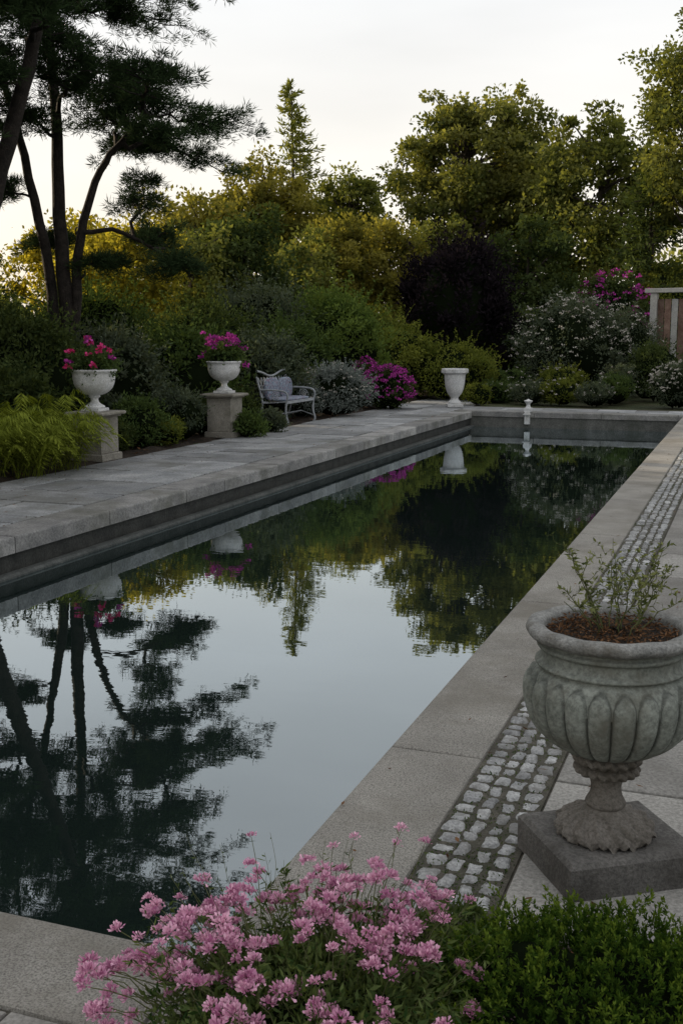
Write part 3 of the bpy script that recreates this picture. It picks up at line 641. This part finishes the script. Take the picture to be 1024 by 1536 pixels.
rg=R_(400);mb=MB()
for i in range(420):
    an=rg.uniform(-1.35,1.35);d=rg.uniform(56,80);a=d*math.tan(an) if abs(an)<1.1 else math.copysign(d*2+rg.uniform(0,40),an);x=a/d
    hmax=4.8+ (x+.2)*6 if x<.35 else 8.2
    hmax=max(4.4,min(hmax,8.6));c=site(a,d,rg.uniform(.1,1)*hmax-1)
    s=rg.uniform(1.2,2.2);mb.crown(c,(s,s,s*.8),5,s*.6,36,.45,.32,rg,0,.8,.2)
mb.build('distant_trees',[LM_goldg])
rg=R_(401);mb=MB()
for i in range(34):
    y=-4+i*.95;mb.core((5.6,y,.8),(.6,.7,.95),rg,1);mb.crown((5.6,y,.85),(.75,.8,.95),16,.3,50,.1,.05,rg,0,.8,.75)
mb.build('hedge',[LM_mid,LM_core])

# ------------------------------------------------------------------ foreground pink flowers
rg=R_(500);mb=MB()
def head(mb,c,ax,r,rg,k=72):
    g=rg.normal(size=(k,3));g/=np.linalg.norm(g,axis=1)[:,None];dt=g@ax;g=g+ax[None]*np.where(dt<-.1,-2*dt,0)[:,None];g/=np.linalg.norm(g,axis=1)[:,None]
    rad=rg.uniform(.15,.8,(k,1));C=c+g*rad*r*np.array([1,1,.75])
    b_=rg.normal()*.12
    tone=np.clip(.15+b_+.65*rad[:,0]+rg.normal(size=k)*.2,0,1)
    D=g+ax*.35+rg.normal(size=(k,3))*.35;D/=np.linalg.norm(D,axis=1)[:,None]
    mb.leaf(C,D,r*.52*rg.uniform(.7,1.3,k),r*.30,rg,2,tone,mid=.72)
cen=np.array([.405,-.27])
for i in range(190):
    an=rg.uniform(0,6.28);rr=np.sqrt(rg.random())*.50
    tx=cen[0]+rr*math.cos(an)*1.05;ty=cen[1]+rr*math.sin(an)*1.0
    q=rr/.50;tz=.315-.15*q**2+rg.uniform(-.09,.05)
    if rg.random()<.12: tz+=.06
    if tx>.68 and rg.random()<.6: continue
    base=np.array([cen[0]+(tx-cen[0])*.4+.06,cen[1]+(ty-cen[1])*.4-.05,.03]);tip=np.array([tx,ty,tz])
    C=curve(base,tip,.02,8,rg,.006);mb.tube(C,np.linspace(.0022,.0012,8),5,1,.5)
    ax=tip-base;ax/=np.linalg.norm(ax);ax=ax*.5+np.array([0,0,.8]);ax/=np.linalg.norm(ax)
    nh=rg.choice([1,1,2,2,3,4])
    for h in range(nh):
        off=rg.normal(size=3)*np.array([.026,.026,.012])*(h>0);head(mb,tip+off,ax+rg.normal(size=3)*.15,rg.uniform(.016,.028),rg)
for (dx,dy,dz) in [(.14,.33,.43),(.19,.38,.38),(-.18,.10,.46),(.10,.42,.34),(.23,.30,.32),(-.05,.33,.35),(.0,.36,.37),(.28,.28,.30),(-.42,-.05,.22),(.32,.34,.26)]:
    base=np.array([cen[0]+dx*.5,cen[1]+dy*.5,.05]);tip=np.array([cen[0]+dx,cen[1]+dy,dz]);C=sprig(mb,base,tip,rg,10,.03,.004,.002,.0,1,0,.2)
    head(mb,tip,np.array([0,0,1.]),rg.uniform(.014,.020),rg,40)
for i in range(80):
    an=rg.uniform(0,6.28);rr=rg.uniform(.1,.47);p=np.array([cen[0]+rr*math.cos(an),cen[1]+rr*math.sin(an)*.95,rg.uniform(.2,.40)])
    base=np.array([cen[0]+.5*rr*math.cos(an),cen[1]+.5*rr*math.sin(an),.05]);sprig(mb,base,p,rg,9,.022,.004,.0012,.01,1,0,.3)
mb.core((cen[0]+.06,cen[1]-.05,.03),(.30,.28,.15),rg,3)
mb.crown((cen[0]+.06,cen[1]-.06,.065),(.36,.34,.165),260,.055,70,.030,.009,rg,0,.8,.6,-.3,0,.5)
for i in range(360):
    an=rg.uniform(0,6.28);rr=.44*np.sqrt(rg.random());base=np.array([cen[0]+.5*rr*math.cos(an)+.04,cen[1]+.5*rr*math.sin(an),.05])
    sprig(mb,base,base+np.array([rr*.55*math.cos(an),rr*.5*math.sin(an),rg.uniform(.08,.25)]),rg,20,.032,.008,.0012,.01,1,0,.2)
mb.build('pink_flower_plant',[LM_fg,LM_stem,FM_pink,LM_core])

rg=R_(510);mb=MB();c=np.array([1.10,-.09,.03]);Rr=np.array([.46,.40,.25])
mb.core(c,Rr*.82,rg,1,.1,40)
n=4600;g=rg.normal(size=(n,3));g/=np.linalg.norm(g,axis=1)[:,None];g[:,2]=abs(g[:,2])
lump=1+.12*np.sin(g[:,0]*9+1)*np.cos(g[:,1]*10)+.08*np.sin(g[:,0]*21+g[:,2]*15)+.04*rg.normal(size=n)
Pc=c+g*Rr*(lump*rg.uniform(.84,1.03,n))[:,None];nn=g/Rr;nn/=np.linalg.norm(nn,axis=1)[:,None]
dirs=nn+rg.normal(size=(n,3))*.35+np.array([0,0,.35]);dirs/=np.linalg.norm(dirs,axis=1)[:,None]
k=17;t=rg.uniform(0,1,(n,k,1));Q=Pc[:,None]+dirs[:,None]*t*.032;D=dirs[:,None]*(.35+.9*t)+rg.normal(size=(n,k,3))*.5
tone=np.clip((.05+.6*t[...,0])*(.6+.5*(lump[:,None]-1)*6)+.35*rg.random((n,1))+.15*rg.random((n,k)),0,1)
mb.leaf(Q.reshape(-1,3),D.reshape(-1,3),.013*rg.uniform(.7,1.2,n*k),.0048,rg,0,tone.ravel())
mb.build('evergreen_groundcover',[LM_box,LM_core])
for i,(x,y,s) in enumerate([(.78,.20,.12),(.62,.28,.10),(.68,-.12,.12),(1.5,.3,.2),(1.45,-.3,.2),(.9,-.62,.2)]):
    rg=R_(520+i);mb=MB();mb.crown((x,y,.05),(s,s,s*.6),24,.03,40,.022,.008,rg,0,.8,.4,-.2,0,.6);mb.build('bedding_plant',[LM_fg])

# ------------------------------------------------------------------ light & sky
el=math.radians(14);az=math.radians(20.4+60)   # ccw from +Y
S=Vector((-math.sin(az)*math.cos(el),math.cos(az)*math.cos(el),math.sin(el)))
ld=bpy.data.lights.new('sun','SUN');ld.energy=5.0;ld.angle=math.radians(.6);ld.color=(1,.80,.54)
lo=bpy.data.objects.new('sun',ld);lo.rotation_mode='QUATERNION';lo.rotation_quaternion=S.to_track_quat('Z','Y');scene.collection.objects.link(lo)
w=bpy.data.worlds.new('World');scene.world=w;w.use_nodes=True;nt=w.node_tree;bg=nt.nodes['Background']
sk=nt.nodes.new('ShaderNodeTexSky');sk.sky_type='NISHITA';sk.sun_disc=False;sk.sun_elevation=el;sk.sun_rotation=-az
sk.dust_density=2.5;sk.air_density=1.0;sk.ozone_density=1.0
tc=nt.nodes.new('ShaderNodeTexCoord');sp=nt.nodes.new('ShaderNodeSeparateXYZ');nt.links.new(tc.outputs['Generated'],sp.inputs[0])
hr=ramp(nt,[(0.0,(1.0,.90,.76)),(.14,(1.0,.945,.87)),(.28,(.93,.925,.915)),(.6,(.90,.90,.91)),(1.0,(.92,.92,.93))]);nt.links.new(sp.outputs[2],hr.inputs[0])
cn=nt.nodes.new('ShaderNodeTexNoise');cn.inputs['Scale'].default_value=2.2;cn.inputs['Detail'].default_value=4
cm=nt.nodes.new('ShaderNodeMapping');cm.inputs['Scale'].default_value=(1,1,4);nt.links.new(tc.outputs['Generated'],cm.inputs[0]);nt.links.new(cm.outputs[0],cn.inputs['Vector'])
cr_=nt.nodes.new('ShaderNodeMapRange');cr_.inputs[1].default_value=.3;cr_.inputs[2].default_value=.7;cr_.inputs[3].default_value=7.0;cr_.inputs[4].default_value=8.4;nt.links.new(cn.outputs['Fac'],cr_.inputs[0])
sm=nt.nodes.new('ShaderNodeVectorMath');sm.operation='SCALE';nt.links.new(hr.outputs[0],sm.inputs[0]);nt.links.new(cr_.outputs[0],sm.inputs['Scale'])
mxw=nt.nodes.new('ShaderNodeMix');mxw.data_type='RGBA';mxw.inputs[0].default_value=.82
nt.links.new(sk.outputs[0],mxw.inputs[6]);nt.links.new(sm.outputs[0],mxw.inputs[7]);nt.links.new(mxw.outputs[2],bg.inputs[0]);bg.inputs[1].default_value=.15

cd=bpy.data.cameras.new('camera');co=bpy.data.objects.new('camera',cd);scene.collection.objects.link(co)
cd.sensor_fit='VERTICAL';cd.sensor_height=36;cd.lens=36*1650/1536;cd.clip_start=.05;cd.clip_end=2000
co.location=(CAMX,CAMY,1.7);co.rotation_euler=(math.radians(90-9.22),0,math.radians(20.4))
scene.camera=co
scene.view_settings.view_transform='Standard';scene.view_settings.look='None';scene.view_settings.exposure=0
print('TOTAL FACES',sum(len(o.data.polygons) for o in bpy.data.objects if o.type=='MESH'))
